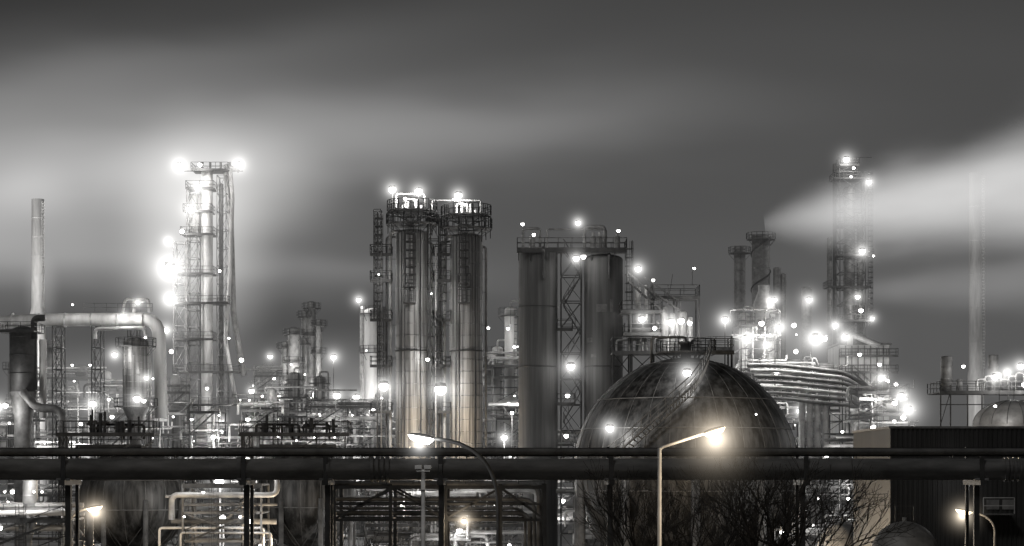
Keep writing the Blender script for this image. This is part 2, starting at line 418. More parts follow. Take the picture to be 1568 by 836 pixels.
for o in (0,1.0):
    L=[p+w*o for p,w in zip(pp,outw)]
    b.tube(L,.1,4,'steel_mid'); b.tube([p+up*1.0 for p in L],.045,4,'steel_mid'); b.tube([p+up*.5 for p in L],.03,4,'steel_mid')
    for p in L[::2]: b.beam(p,p+up,.04,'steel_mid')
for p,w in zip(pp,outw): b.beam(p,p+w*1.0,.09,'steel_mid')
zt=c.z+R_
b.ringdeck(c.x,c.y,0.1,2.6,zt+.5,n=20,w=.06)
b.deck(b.X(1060),b.X(1120),178,181,b.Z(540),w=.06)
for px in (1062,1118): b.beam(b.P(px,540,-1),b.P(px,575 if px>1100 else 555,-1),.12)
b.lathe((c.x,c.y),[(.5,zt-.3),(.5,zt+1.2),(.7,zt+1.2),(.7,zt+1.4),(.02,zt+1.4)],14,'steel_mid')
b.pipe([(c.x,c.y,zt+1),(c.x,c.y,zt+1.8),(c.x-3,c.y,zt+1.8),(c.x-3,c.y,zt-.4)],.12,'steel_mid')
b.lamp(b.P(1041,577,-7.5),.38,3.4,130)
b.lamp(b.P(927,659,-8.2),.36,3.2,160)
b.lamp(b.P(1135,640,-11),.08,0,70)
b.done()
for cx,cy,rp,D,pl in ((205,765,83,190,(92,240,646)),(468,762,78,195,(370,536,641))):
    b,c,R_=sphere_tank(cx,cy,rp,D,8,48,16); zt=c.z+R_
    x0,x1,py=pl; z=b.Z(664)
    b.deck(b.X(x0),b.X(x1),D-1.5,D+1.5,z,w=.06,h=1.15)
    b.deck(b.X(x0+30),b.X(x1-20),D-1.2,D+1.2,z-1.1,w=.05)
    for px in (x0+4,x0+50,x1-50,x1-6): b.beam(b.P(px,664,-1),Vector((b.X(px),D-1,z-1.6)),.12)
    b.lattice(b.X(x0+2),b.X(x0+14),D-1,D+1,0,z,7,.12)
    R=random.Random(cx)
    for i in range(9):
        px=R.uniform(x0+15,x1-25); h=R.uniform(.8,2.3)
        b.tube([b.P(px,664,0),b.P(px,664,0)+up*h],R.uniform(.08,.25),8,'steel_dark')
        b.tube([b.P(px,664,0)+up*h*.5-Vector((.4,0,0)),b.P(px,664,0)+up*h*.5+Vector((.4,0,0))],.12,8,'steel_dark')
    for i in range(4):
        px=R.uniform(x0+20,x1-60); b.pipe([b.P(px,664,.3),b.P(px,650,.3),b.P(px+40,650,.3),b.P(px+40,672,.3)],.12,'steel_dark')
    b.stairs((c.x-1.5,D-R_*.75,c.z+R_*.6),(c.x+2,D-2,zt+.3),.8)
    b.done()
# ------------------------------------------------------------ twin columns
b=B('distillation_column_pair',250); k=b.k; D=250
for cx,hw,ptop,pl0,pl1,ppl in ((631,25.5,352,575,659,343),(714,25.5,358,672,741,350)):
    x=b.X(cx); r=hw*k; zt=b.Z(ptop)
    b.vessel(x,D,r,2.0,zt-r*.3,'cladding',40,1.45,dome=.35)
    b.lathe((x,D),[(r+.3,0),(r+.02,2.2)],32,'silo_concrete')
    zp=b.Z(ppl); b.ringdeck(x,D,r*.7,r+1.1,zp,n=24,w=.09,h=1.2)
    zp2=b.Z(ppl-20); b.ringdeck(x,D,.3,r+1.0,zp2,n=24,w=.09,h=1.2)
    for j in range(10):
        a=j*math.pi/5; b.beam((x+(r+.9)*math.cos(a),D+(r+.9)*math.sin(a),zp-1.2),(x+(r+.9)*math.cos(a),D+(r+.9)*math.sin(a),zp2+1.1),.1)
    for j in range(6):
        a=j*1.05; b.tube([(x+1.1*math.cos(a),D+1.1*math.sin(a),zp2),(x+1.1*math.cos(a),D+1.1*math.sin(a),zp2+.7+.3*(j%3))],.16,8,'galvanised')
    b.lathe((x,D),[(r+.05,b.Z(538)-.08),(r+.12,b.Z(538)-.08),(r+.12,b.Z(538)+.08),(r+.05,b.Z(538)+.08)],40,'steel_dark')
    b.cage(x+(0 if cx<700 else -3*k),D-r-.5,b.Z(465),b.Z(ppl)-.2,.6,.12)
    for py in (466,442):
        b.box(x-.9,x+.6,D-r-1.3,D-r-.05,b.Z(py)-.1,b.Z(py),'steel_dark'); b.rail([(x-.9,D-r-1.3,b.Z(py)),(x+.6,D-r-1.3,b.Z(py))],1.5,.4,.08)
    for o in (-15,-10,14): b.pipe([(b.X(cx+o),D-r+.1,0),(b.X(cx+o),D-r+.1,b.Z(ppl)-1)],.06,'steel_dark')
    for i,o in enumerate((-33,-39,30)):
        b.pipe([(b.X(cx+o),D-.6+i*.5,0),(b.X(cx+o),D-.6+i*.5,zp-1-.6*i),(x,D-.6+i*.5,zp-1-.6*i)],(.22,.14,.17)[i],('galvanised','steel_mid','galvanised')[i])
    for z in range(4,40,4):
        b.beam((b.X(cx-40),D-.4,z),(b.X(cx+30),D-.4,z),.07)
    b.cage(b.X(cx-50 if cx<700 else cx-36),D-.7,b.Z(490),zp,.5,.1)
    for py in (390,430,490,560,630):
        if cx<700: b.deck(b.X(568),b.X(600),D-1.3,D+1,b.Z(py),w=.09)
        else: b.deck(b.X(664),b.X(690),D-1.3,D+1,b.Z(py),w=.09)
    b.cage(b.X(cx-46 if cx<700 else cx-41),D-.9,b.Z(630),b.Z(490),.5,.1)
for px,mt,py in ((579,'steel_dark',325),(585,'steel_mid',350),(660,'steel_dark',325),(668,'galvanised',380),(738,'steel_dark',325)):
    b.beam((b.X(px),D-1.4,0 if px!=738 else b.Z(372)),(b.X(px),D-1.4,b.Z(py)),.14,mt)
b.lattice(b.X(655),b.X(672),D-1,D+1.2,0,b.Z(330),14,.13)
b.lattice(b.X(573),b.X(584),D-1,D+1,b.Z(490),b.Z(322),8,.09)
b.pipe([b.P(607,318),b.P(607,297),b.P(650,297),b.P(650,318)],.12,'galvanised')
b.pipe([b.P(620,318),b.P(620,305),b.P(636,305),b.P(636,318)],.16,'pale_paint')
b.pipe([b.P(662,330),b.P(662,307),b.P(736,307),b.P(736,332)],.1,'galvanised')
b.pipe([b.P(700,330),b.P(700,312),b.P(716,312),b.P(716,330)],.18,'pale_paint')
b.deck(b.X(652),b.X(676),D-1,D+1,b.Z(337),w=.06)
for px,py in ((601,291),(641,294),(702,300)):
    b.beam(b.P(px,py+30),b.P(px,py),.08); b.lamp(b.P(px,py,-.4),.5,4,450)
b.lamp(b.P(590,593,-3),.65,5,350); b.lamp(b.P(676,598,-3.4),.8,5.5,350)
b.lamp(b.P(656,552,-2.5),.25,2,120); b.lamp(b.P(622,309,-3),.2,2,60); b.lamp(b.P(712,318,-3),.2,2,60); b.lamp(b.P(696,306,-.5),.2,2,0)
b.lamp((b.X(585),D-12,6.5),.3,0,900); b.lamp((b.X(690),D-12,6.5),.3,0,900)
b.lamp(b.P(663,455,-5),.1,0,260); b.lamp(b.P(583,425,-4),.1,0,180)
b.lamp((b.X(631),D-6,13),.12,0.01,1200,warm=True); b.lamp((b.X(712),D-6,13),.12,0.01,1200,warm=True)  # warm lamps added low to tint the columns amber
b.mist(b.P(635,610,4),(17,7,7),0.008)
b.done()
# ------------------------------------------------------------ dark silos
b=B('storage_silo_pair',240); D=240;k=b.k
for cx,hw,pt in ((824,30,388),(924,30,398)):
    x=b.X(cx);r=hw*k;zt=b.Z(pt)
    b.vessel(x,D,r,0,zt,'silo_concrete',40,0,dome=.3)
    for py in (562,470) if cx<900 else (562,): b.lathe((x,D),[(r,b.Z(py)-.06),(r+.06,b.Z(py)-.06),(r+.06,b.Z(py)+.06),(r,b.Z(py)+.06)],40,'steel_dark')
    b.pipe([(x+.6,D-r-.15,b.Z(430)),(x+.6,D-r-.15,zt+.3),(x+.6,D-.5,zt+.6)],.2,'steel_dark')
z=b.Z(384)
b.deck(b.X(792),b.X(958),D-2.4,D+2.4,z,w=.08,h=1.25)
b.box(b.X(792),b.X(958),D-2.5,D-2.42,z-.45,z-.15,'steel_dark')
for px in (794,812,840,858,890,905,940,956): b.beam(b.P(px,384,-2.4),b.P(px,402,-1.8 if px%2 else -2.2),.1)
b.lattice(b.X(859),b.X(890),D-1.5,D+1.5,0,z,12,.13)
for i in range(7):
    za=b.Z(690-i*44); a,c=(862,888) if i%2 else (888,862)
    b.stairs((b.X(a),D-2.4,za),(b.X(c),D-2.4,za+44*k),.8,.06)
b.pipe([b.P(801,384),b.P(801,350),b.P(827,350),b.P(827,384)],.17,'steel_mid')
b.pipe([b.P(838,384),b.P(838,351),b.P(928,351),b.P(928,384)],.12,'steel_mid')
b.pipe([b.P(895,384),b.P(895,347),b.P(926,347),b.P(926,378)],.2,'steel_mid')
for px in (815,908,918,945): b.tube([b.P(px,384),b.P(px,362)],.35,10,'steel_mid'); b.tube([b.P(px,362),b.P(px,356)],.15,8,'galvanised')
b.cage(b.X(963),D-.3,b.Z(490),b.Z(384),.5,.06); b.beam(b.P(968,368),Vector((b.X(968),D,0)),.12)
b.deck(b.X(853),b.X(876),D-2,D,b.Z(505),w=.06); b.deck(b.X(853),b.X(880),D-2,D,b.Z(618),w=.06)
for px,py,r,h,pw in ((800,348,.22,0,60),(884,346,.33,3,120),(817,364,.22,2,0),(945,358,.22,1.6,0),(881,400,.38,3,60),(892,397,.33,2.5,0),(873,563,.5,4.2,120),(868,607,.3,2.5,0),(866,668,.3,2.5,40)):
    b.lamp(b.P(px,py,-3),r,h,pw)
for px,py,w,h in ((920,474,16,12),(902,522,8,7),(908,546,8,5),(935,470,5,20)):
    x0,x1=b.X(px-w/2),b.X(px+w/2); x=b.X(924);r=30*k+.02; vs=[]
    n=6
    for i in range(n+1):
        xx=x0+(x1-x0)*i/n; yy=D-math.sqrt(max(r*r-(xx-x)**2,0)); vs+=[(xx,yy,b.Z(py+h/2)),(xx,yy,b.Z(py-h/2))]
    b.add(vs,[(2*i,2*i+2,2*i+3,2*i+1) for i in range(n)],'steel_mid',True)
b.done()
# ------------------------------------------------------------ stair structure right of silos
b=B('access_platform_structure',232); D=232;k=b.k
b.stairs(b.P(960,432,-2),b.P(1012,478,-2),1,.07); b.stairs(b.P(1040,478,-2),b.P(985,440,-2),1,.06)
b.deck(b.X(950),b.X(1012),D-2,D+3,b.Z(478),w=.07); b.deck(b.X(998),b.X(1070),D-1,D+4,b.Z(455),w=.08,h=1.3)
b.deck(b.X(937),b.X(1066),D-2,D+4,b.Z(540),w=.08,h=1.6); b.deck(b.X(955),b.X(1010),D-2,D+3,b.Z(512),w=.07)
b.deck(b.X(1070),b.X(1120),D-1,D+3,b.Z(534),w=.08,h=1.3)
for px in (938,965,1000,1035,1069,1119):
    t=455 if px in (1000,1035,1069) else (478 if px==965 else 515)
    for dy in (-1,3): b.beam(Vector((b.X(px),D+dy,0)),b.P(px,t,dy),.2)
for a,c in ((938,965),(965,1000),(1000,1035),(1035,1069)): b.beam(b.P(a,575,-1),b.P(c,542,-1),.1); b.beam(b.P(c,575,-1),b.P(a,542,-1),.1)
b.drum(b.P(968,506,0),b.P(1005,506,0),.8,'steel_dark')
for px,t,r in ((1018,470,.45),(1031,480,.3),(1046,478,.5),(1058,486,.3),(978,440,.3),(990,436,.2)): b.vessel(b.X(px),D+1,r,b.Z(538),b.Z(t),'galvanised',12,1.2)
b.beam(b.P(1060,437),b.P(1060,415),.08); b.beam(b.P(997,445),b.P(997,425),.06); b.beam(b.P(1024,455),b.P(1030,420),.06)
for i in range(6): b.pipe([b.P(945+i*20,538,1),b.P(945+i*20,520-i*2,1),b.P(975+i*16,520-i*2,1),b.P(975+i*16,490,1)],.14,'galvanised')
for px,py,r,h,pw in ((975,415,.36,3.6,200),(998,432,.2,1.5,0),(981,491,.4,3,200),(1025,496,.45,4,350),(1040,494,.42,2,300),(1053,497,.3,2,200),(1060,414,.18,1.2,0),(1000,505,.25,2,100)): b.lamp(b.P(px,py,-2.5),r,h,pw)
b.beam(Vector((b.X(1110),D,0)),b.P(1110,492),.12); b.lamp(b.P(1110,490,-.3),.4,4,200)
b.done()
# ------------------------------------------------------------ left: main tower
b=B('cracker_tower',335); D=335;k=b.k
b.vessel(b.X(317),D,9*k,0,b.Z(262),'pale_paint',20,3.5)
b.vessel(b.X(336),D+2,3.5*k,0,b.Z(280),'steel_mid',14,3)
b.pipe([b.P(345,262,1),b.P(352,330,1),b.P(356,480,1),b.P(372,575,1)],.5,'galvanised')
b.pipe([b.P(352,258,0),b.P(356,300,0),b.P(352,420,0),b.P(345,520,0),b.P(362,620,0)],.35,'pale_paint')
b.lattice(b.X(288),b.X(304),D-1.5,D+2,0,b.Z(290),20,.16,'steel_mid')
b.lattice(b.X(334),b.X(348),D-1.5,D+2,0,b.Z(270),20,.12,'steel_mid')
b.lattice(b.X(268),b.X(286),D-1.5,D+2,0,b.Z(372),14,.14,'steel_mid')
for py,a,c in ((262,296,352),(290,288,330),(325,284,326),(360,280,330),(420,262,330),(465,262,352),(520,268,330),(570,268,368),(620,262,368)): b.deck(b.X(a),b.X(c),D-2.5,D+2.5,b.Z(py),w=.07)
b.pipe([b.P(345,262),b.P(345,252),b.P(366,262)],.3,'galvanised'); b.beam(b.P(282,262),b.P(352,262),.12); b.beam(b.P(352,262),b.P(372,262),.12)
for px in (310,322,338,352): b.tube([b.P(px,262),b.P(px,248)],.2,8,'galvanised')
b.vessel(b.X(298),D+1,1.1,b.Z(360),b.Z(300),'pale_paint',14,1.5)
for px,py,r,h,pw in ((280,258,.5,6,500),(311,257,.4,0,400),(370,257,.5,6,500),(308,293,.5,5,700),(298,325,.6,6,900),(284,358,.4,0,300),(263,373,.4,4,300),(265,415,1.1,12,1800),(258,408,.45,0,0),(272,422,.45,0,0),(266,461,.7,7,900),(341,418,.25,0,200),(260,508,.5,5,500),(268,540,.4,0,300),(343,646,.4,4,400),(333,665,.35,0,300),(275,652,.35,0,400),(374,553,.4,0,300),(322,596,.3,0,300),(355,520,.2,0,200)):
    b.lamp(b.P(px,py,-3.5),r,h,pw)
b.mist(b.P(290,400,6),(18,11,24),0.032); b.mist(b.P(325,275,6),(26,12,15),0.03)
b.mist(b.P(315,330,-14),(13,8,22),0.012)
b.done()
def chimney(px,pt,pb,D,r,mat):
    b=B('chimney_stack',D); x=b.X(px); zt=b.Z(pt)
    b.lathe((x,D),[(r*1.5,0),(r*1.25,b.Z(pb)),(r*1.05,b.Z(pb)+2),(r,zt),(r*.8,zt),(r*.8,zt-2)],28,mat)
    for i in range(1,6):
        z=b.Z(pb)+(zt-b.Z(pb))*i/6; b.lathe((x,D),[(r*1.02,z-.12),(r*1.05,z-.12),(r*1.05,z+.12),(r*1.02,z+.12)],28,mat)
    b.cage(x+r,D-1,b.Z(pb),zt-2,.5,.08,mat); return b
b=chimney(58,305,480,700,2.1,'pale_paint'); b.lamp(b.P(80,520,-40),.3,0,110000); b.mist(b.P(58,440,6),(8,8,18),.022)  # lamp added to brighten the stack; the blob glows on its own
b.lamp(b.P(80,620,-110),.2,0,110000); b.lamp(b.P(-60,300,-45),.2,0,36000)  # two more lamps added to light the stack
b.mist(b.P(60,300,-12),(22,9,16),.012)  # glow added so the stack top merges with the sky
b.done()
b=chimney(1494,265,575,620,1.95,'pale_paint'); b.lamp(b.P(1475,560,-40),.3,0,30000); b.done()  # its lamp is added to brighten the shaft
b=B('flue_gas_duct',300);D=300;k=b.k
b.pipe([b.P(-60,497,1),b.P(20,492,0),b.P(60,490,0),b.P(243,488,0),b.P(247,640,0)],.95,'pale_paint',20,bend=2.6)
b.pipe([b.P(205,488),b.P(205,460),b.P(222,460)],.3,'pale_paint'); b.pipe([b.P(188,478),b.P(192,458),b.P(228,458),b.P(228,478)],.2,'pale_paint',12)
b.pipe([b.P(150,520,-2),b.P(150,505,-2),b.P(225,503,-2),b.P(233,560,-2),b.P(233,690,-2)],.28,'galvanised',14)
for px in (90,150,205): b.lattice(b.X(px-7),b.X(px+7),D-1.2,D+1.2,0,b.Z(500),10,.14)
for px in (20,60,100,140,180,220): b.tube([b.P(px-1,490+.0),b.P(px+1,490)],1.05,20,'galvanised')
b.rail([b.P(130,478,-1),b.P(235,478,-1)],1.2,1.5,.07)
b.lamp(b.P(196,486,-3),.3,3,300); b.lamp(b.P(217,466,-3),.25,3,150); b.lamp(b.P(120,470,-4),.15,0,220); b.lamp(b.P(232,520,-5),.2,0,200); b.lamp(b.P(40,520,-6),.2,0,160)
b.mist(b.P(150,590,10),(24,10,9),0.014)
b.done()
b=B('cyclone_vessel',270);D=270;k=b.k
b.vessel(b.X(36),D,21*k,b.Z(600),b.Z(510),'steel_dark',28,2.4); b.lathe((b.X(36),D),[(21*k,b.Z(600)),(14*k,b.Z(640)),(14*k,0)],24,'steel_mid')
b.pipe([b.P(55,520,-1),b.P(55,488,-1),b.P(72,488,-1)],.45,'steel_dark'); b.pipe([b.P(40,600,-2),b.P(60,626,-2),b.P(100,626,-2),b.P(104,690,-2)],.55,'steel_mid',14)
b.pipe([b.P(66,520,0),b.P(66,640,0)],.5,'pale_paint'); b.deck(b.X(0),b.X(60),D-3,D+3,b.Z(508),w=.07)
b.lamp(b.P(5,625,-3),.6,5,500); b.lamp(b.P(17,622,-3),.4,0,300)
b.done()
b=B('reactor_vessel',285);D=285;k=b.k
b.vessel(b.X(208),D,20*k,b.Z(625),b.Z(525),'cladding',32,.9); b.lathe((b.X(208),D),[(20*k,b.Z(625)),(9*k,b.Z(650)),(9*k,0)],24,'steel_mid')
b.ringdeck(b.X(208),D,20*k,20*k+1,b.Z(530),n=16,w=.07); b.ringdeck(b.X(208),D,20*k,20*k+1.2,b.Z(622),n=16,w=.07)
b.lamp(b.P(182,545,-3),.4,4,300); b.lamp(b.P(230,580,-3),.28,3,120); b.lamp(b.P(218,612,-4),.55,4.5,200); b.lamp(b.P(228,615,-4),.35,0,0)
b.done()
b=B('fractionation_column_group',420);D=420;k=b.k
for px,t,hw in ((474,462,7),(464,475,5),(450,505,9),(436,525,6),(487,490,5)):
    b.vessel(b.X(px),D+px%5,hw*k,0,b.Z(t),'galvanised',16,3); b.ringdeck(b.X(px),D+px%5,hw*k,hw*k+1,b.Z(t)-1,n=10,w=.07); b.ringdeck(b.X(px),D+px%5,hw*k,hw*k+1,b.Z(t+50),n=10,w=.07)
for px,py,r,h,pw in ((514,549,.6,6,600),(418,548,.5,4,300),(470,575,.3,0,700),(487,606,.8,6,900),(428,610,.9,6,900),(450,560,.2,0,600),(390,600,.6,4,400),(519,607,.8,6,700)): b.lamp(b.P(px,py,-5),r,h,pw)
b.beam(Vector((b.X(514),D-5,0)),b.P(514,549,-5),.15)
b.mist(b.P(470,590,10),(30,10,16),0.015)
b.done()
b=B('stripper_column',340);D=340;k=b.k
b.vessel(b.X(570),D,13*k,0,b.Z(478),'pale_paint',20,2.5); b.vessel(b.X(555),D,4*k,0,b.Z(470),'galvanised',12,2.5)
b.ringdeck(b.X(570),D,13*k,15*k+.5,b.Z(480),n=14,w=.07); b.ringdeck(b.X(570),D,13*k,15*k+.5,b.Z(540),n=14,w=.07); b.cage(b.X(585),D-1,0,b.Z(480),.5,.08)
b.beam(b.P(551,470),b.P(549,462),.1)
b.lamp(b.P(550,460,-1),.42,4,200); b.lamp(b.P(549,610,-5),.6,4,600); b.lamp(b.P(586,590,-5),.35,0,500); b.lamp(b.P(565,540,-6),.12,0,200)
b.done()
# ------------------------------------------------------------ right complex
b=B('flare_tower',400);D=400;k=b.k
b.lattice(b.X(1283),b.X(1322),D-2.5,D+2.5,0,b.Z(275),22,.2)
b.lattice(b.X(1283),b.X(1310),D-2,D+2,b.Z(275),b.Z(243),3,.16)
b.vessel(b.X(1300),D,9*k,0,b.Z(290),'steel_mid',18,3); b.vessel(b.X(1270),D,4*k,0,b.Z(365),'steel_mid',12,3); b.vessel(b.X(1278),D,3*k,0,b.Z(252),'steel_dark',12,3)
b.vessel(b.X(1317),D,5*k,0,b.Z(330),'steel_mid',12,3)
for py,a,c in ((275,1274,1330),(255,1283,1312),(345,1280,1328),(392,1280,1334),(440,1264,1330),(492,1280,1334)): b.deck(b.X(a),b.X(c),D-3,D+3,b.Z(py),w=.09)
b.beam(b.P(1283,241),b.P(1335,241),.12); b.beam(b.P(1283,241),b.P(1283,236),.1); b.cage(b.X(1328),D-3,b.Z(500),b.Z(275),.5,.09)
for px,py,r,h,pw in ((1291,249,.65,6,500),(1302,262,.3,0,200),(1325,283,.5,5,200),(1315,388,.65,6,300),(1332,395,.25,2,0),(1308,457,.5,4,250),(1313,478,.5,0,200),(1330,490,.4,4,200),(1298,275,.25,2,100)): b.lamp(b.P(px,py,-4),r,h,pw)
b.done()
b=B('heater_stack',380);D=380;k=b.k
b.vessel(b.X(1165),D,14*k,0,b.Z(360),'steel_mid',28,4,dome=0.02)
b.tube([(b.X(1165)+(14*k+.1)*math.cos(t),D+(14*k+.1)*math.sin(t),b.Z(470)+t*1.05) for t in [i*.3 for i in range(42)]],.14,4,'steel_dark')
b.ringdeck(b.X(1165),D,14*k,14*k+1,b.Z(366),n=16,w=.08)
b.vessel(b.X(1138),D+6,9*k,0,b.Z(372),'steel_mid',20,4,dome=.1); b.ringdeck(b.X(1138),D+6,9*k,9*k+1,b.Z(382),n=12,w=.08)
b.vessel(b.X(1190),D,6*k,0,b.Z(412),'steel_mid',14,3); b.vessel(b.X(1200),D,4*k,0,b.Z(420),'steel_mid',14,3)
b.lathe((b.X(1166),D-4),[(17*k,b.Z(500)),(17*k,b.Z(470)),(9*k,b.Z(448)),(9*k,b.Z(440))],24,'galvanised')
b.vessel(b.X(1228),D-6,8*k,0,b.Z(447),'steel_mid',16,2.5)
b.lamp(b.P(1180,463,-6),.42,5,200); b.lamp(b.P(1227,466,-10),.55,6,200); b.lamp(b.P(1165,480,-9),.2,2,120)
b.done()
b=unit('catalytic_cracking_unit',1135,1290,497,300,12,21,lamps=14,vess=4,lv=3.4,power=300,tall=.12,fin=False)
D=300
for i in range(7):
    z=560+i*8.5; o=-3-i*.25
    b.pipe([b.P(1140+i*5,z,o),b.P(1200,z+2,o),b.P(1290+i*2,z+12,o),b.P(1322,z+34,o)],.3,'galvanised' if i%3==1 else 'steel_mid',12,bend=4)
b.vessel(b.X(1317),D,22*b.k,0,b.Z(606),'steel_mid',28,2,dome=.9)
for px in (1222,1234,1246,1258): b.vessel(b.X(px),D-4,.5,0,b.Z(618),'galvanised',14,0)
for px,py,r,h,pw in ((1140,520,.55,6,400),(1163,497,.45,0,400),(1190,503,.5,6,400),(1212,500,.4,0,400),(1245,520,.75,7.5,600),(1275,500,.4,4,300),(1258,520,.5,0,400),(1290,518,.45,5,300),(1170,530,.45,4,400),(1215,540,.35,0,300),(1185,575,.2,3,150),(1220,630,.35,4,500)): b.lamp(b.P(px,py,-2.5),r,h,pw)
b.mist(b.P(1225,515,5),(18,8,10),0.022)
b.done()
b=B('boiler_house',330);D=330
x0,x1=b.X(1285),b.X(1362)
b.box(x0,x1,D,D+12,0,b.Z(528),'pale_paint'); b.box(x0-.3,x1+.3,D-.3,D+12.3,b.Z(528)+.003,b.Z(525),'steel_mid')
for i in range(9): x=x0+(x1-x0)*i/8; b.box(x-.08,x+.08,D-.12,D-.003,0,b.Z(529),'steel_mid')
for z in (545,570): b.deck(x0,x1+1,D-2,D-.2,b.Z(z),w=.07)
b.pipe([b.P(1300,530,-1),b.P(1300,512,-1),b.P(1345,530,-1)],.5,'pale_paint')
b.stairs(b.P(1300,570,-3.5),b.P(1345,610,-3.5),1,.08)
for px,py in ((1310,545),(1340,560),(1352,585),(1365,590)): b.lamp(b.P(px,py,-4),.35,0,180)
b.done()
b=unit('compressor_structure',1315,1392,600,285,8,33,lamps=5,vess=1,lv=3,power=350,tall=.1,fin=False)
for px,py,r,h in ((1345,580,.3,4),(1375,607,.5,5),(1386,628,.55,6.5),(1378,640,.4,0),(1332,655,.4,0),(1365,618,.4,0)): b.lamp(b.P(px,py,-2.5),r,h,260)
b.mist(b.P(1368,620,3),(8,5,7),0.02)
b.done()
b=B('railed_service_platform',200);D=200
b.deck(b.X(1436),b.X(1600),D-1,D+5,b.Z(600),w=.07,h=1)
for px in (1437,1452,1478,1500,1540,1575): b.beam(Vector((b.X(px),D-1,0)),b.P(px,590,-1),.13)
b.beam(b.P(1437,620,-1),b.P(1600,620,-1),.1); b.beam(b.P(1437,650,-1),b.P(1452,600,-1),.07)
for px,t,hw in ((1456,545,9),(1528,543,8),(1546,565,6),(1476,580,5)): b.vessel(b.X(px),D+2,hw*b.k,b.Z(598),b.Z(t),'steel_mid',16,1.2,dome=.2)
for i in range(8): b.pipe([b.P(1500+i*12,598,1),b.P(1500+i*12,580-i%3*5,1),b.P(1512+i*12,580-i%3*5,1),b.P(1512+i*12,598,1)],.1,'galvanised')
for px,py,r,h,pw in ((1518,578,.35,3,200),(1537,571,.25,3,150),(1557,562,.35,3,200),(1470,562,.2,1,50),(1562,590,.25,2,100)): b.lamp(b.P(px,py,-1.5),r,h,pw)
b.done()
b=B('domed_storage_tank',185);D=185
r=62*b.k; zc=b.Z(650)
b.lathe((b.X(1552),D),[(r,0),(r,zc)]+[(r*math.cos(a),zc+r*.6*math.sin(a)) for a in [i*math.pi/2/10 for i in range(1,10)]]+[(.02,zc+r*.6)],48,'galvanised')
for j in range(16):
    a=j*math.pi/8; b.tube([(b.X(1552)+(r+.01)*math.cos(q)*math.cos(a),D+(r+.01)*math.cos(q)*math.sin(a),zc+(r*.6+.01)*math.sin(q)) for q in [i*math.pi/2/8 for i in range(8)]],.04,4,'steel_mid')
b.rail([b.P(1530,614),b.P(1575,614)],1,1,.05)
b.lamp(b.P(1500,625,-6),.15,1,100)
b.done()
# ------------------------------------------------------------ corrugated hall
b=B('corrugated_metal_building',130);D=130
x0,x1=b.X(1363),b.X(1363)+16; zt=b.Z(656); b.box(x0,x1,D,D+14,0,zt,'wall_panel')
x=x0
while x<x1-.1: b.box(x,x+.14,D-.07,D-.003,0,zt-.02,'wall_panel'); x+=.3
b.box(x0-.1,x1+.1,D-.14,D+14,zt+.003,zt+.14,'steel_mid')
for i in range(2):
    xx=b.X(1510)+i*1.0; b.box(xx,xx+.8,D-.12,D-.075,b.Z(780),b.Z(765),'steel_mid')
b.box(b.X(1498),b.X(1545),D-1.4,D-.1,b.Z(788),b.Z(786),'deck'); b.rail([b.P(1498,786,-1.4),b.P(1545,786,-1.4)],1,1,.05,'galvanised')
b.beam(Vector((b.X(1472),D-2,0)),b.P(1472,740,-2),.08,'galvanised'); b.lamp(b.P(1472,740,-2.1),.1,.6,20)
b.done()
for px,D,w,py in ((1385,118,52,798),(1290,150,40,800)):
    b=B('low_dome_tank',D); r=w*b.k; zc=b.Z(836)-.5
    b.lathe((b.X(px),D),[(r,0),(r,zc)]+[(r*math.cos(a),zc+(b.Z(py)-zc)*math.sin(a)) for a in [i*math.pi/2/10 for i in range(1,10)]]+[(.02,b.Z(py))],40,'steel_mid')
    b.tube([b.P(px,py+2),b.P(px,py-6)],.12,8,'steel_mid'); b.rail([b.P(px-14,py+1),b.P(px+14,py+1)],.9,.7,.04)
    b.done()
# ------------------------------------------------------------ fill-in units
for a in ((-40,60,585,350,9,1,5,2),(55,150,578,340,9,2,7,2),(150,290,600,310,9,3,8,2),
          (365,470,608,370,9,4,8,3),(455,560,600,380,9,5,8,3),(290,380,630,300,7,6,4,0),
          (535,600,630,330,8,7,4,1),(738,800,525,290,8,8,6,2),(760,880,640,275,6,9,5,1),
          (1000,1135,560,320,8,10,5,1),(1210,1365,690,260,6,12,4,1),
          (370,480,628,300,6,14,7,2),(470,595,622,310,6,15,8,2),(390,540,575,430,8,16,6,3)):
    unit('pipe_rack_unit',a[0],a[1],a[2],a[3],a[4],a[5]+40,lamps=a[6]+4,vess=a[7],lv=3.2,power=360,tall=.25)
for a in ((-30,110,748,150,4,71,5),(280,400,742,165,5,72,8),(395,520,756,230,4,73,5),(880,960,760,215,4,74,2),(1215,1370,752,170,5,75,7),(560,800,700,215,5,76,9),(100,300,740,225,5,77,6)):
    unit('lower_pipe_rack',a[0],a[1],a[2],a[3],a[4],a[5],lamps=a[6],vess=0,lv=2.2,power=110,mat='steel_mid')
for p,r,h,pw in (((336,737,180),.42,3.6,500),((341,793,180),.3,0,300),((1305,815,150),.25,0,80),((1198,815,150),.22,0,60),((142,618,240),.42,3.4,300),((772,670,225),.36,3,300),((784,632,260),.25,2,200)):
    b=B('added_fill_mast',p[2]); q=b.P(p[0],p[1]); b.tube([(q.x,q.y+.5,0),(q.x,q.y+.5,q.z+.4)],.09,8,'steel_mid'); b.lamp(q,r,h,pw); b.done()
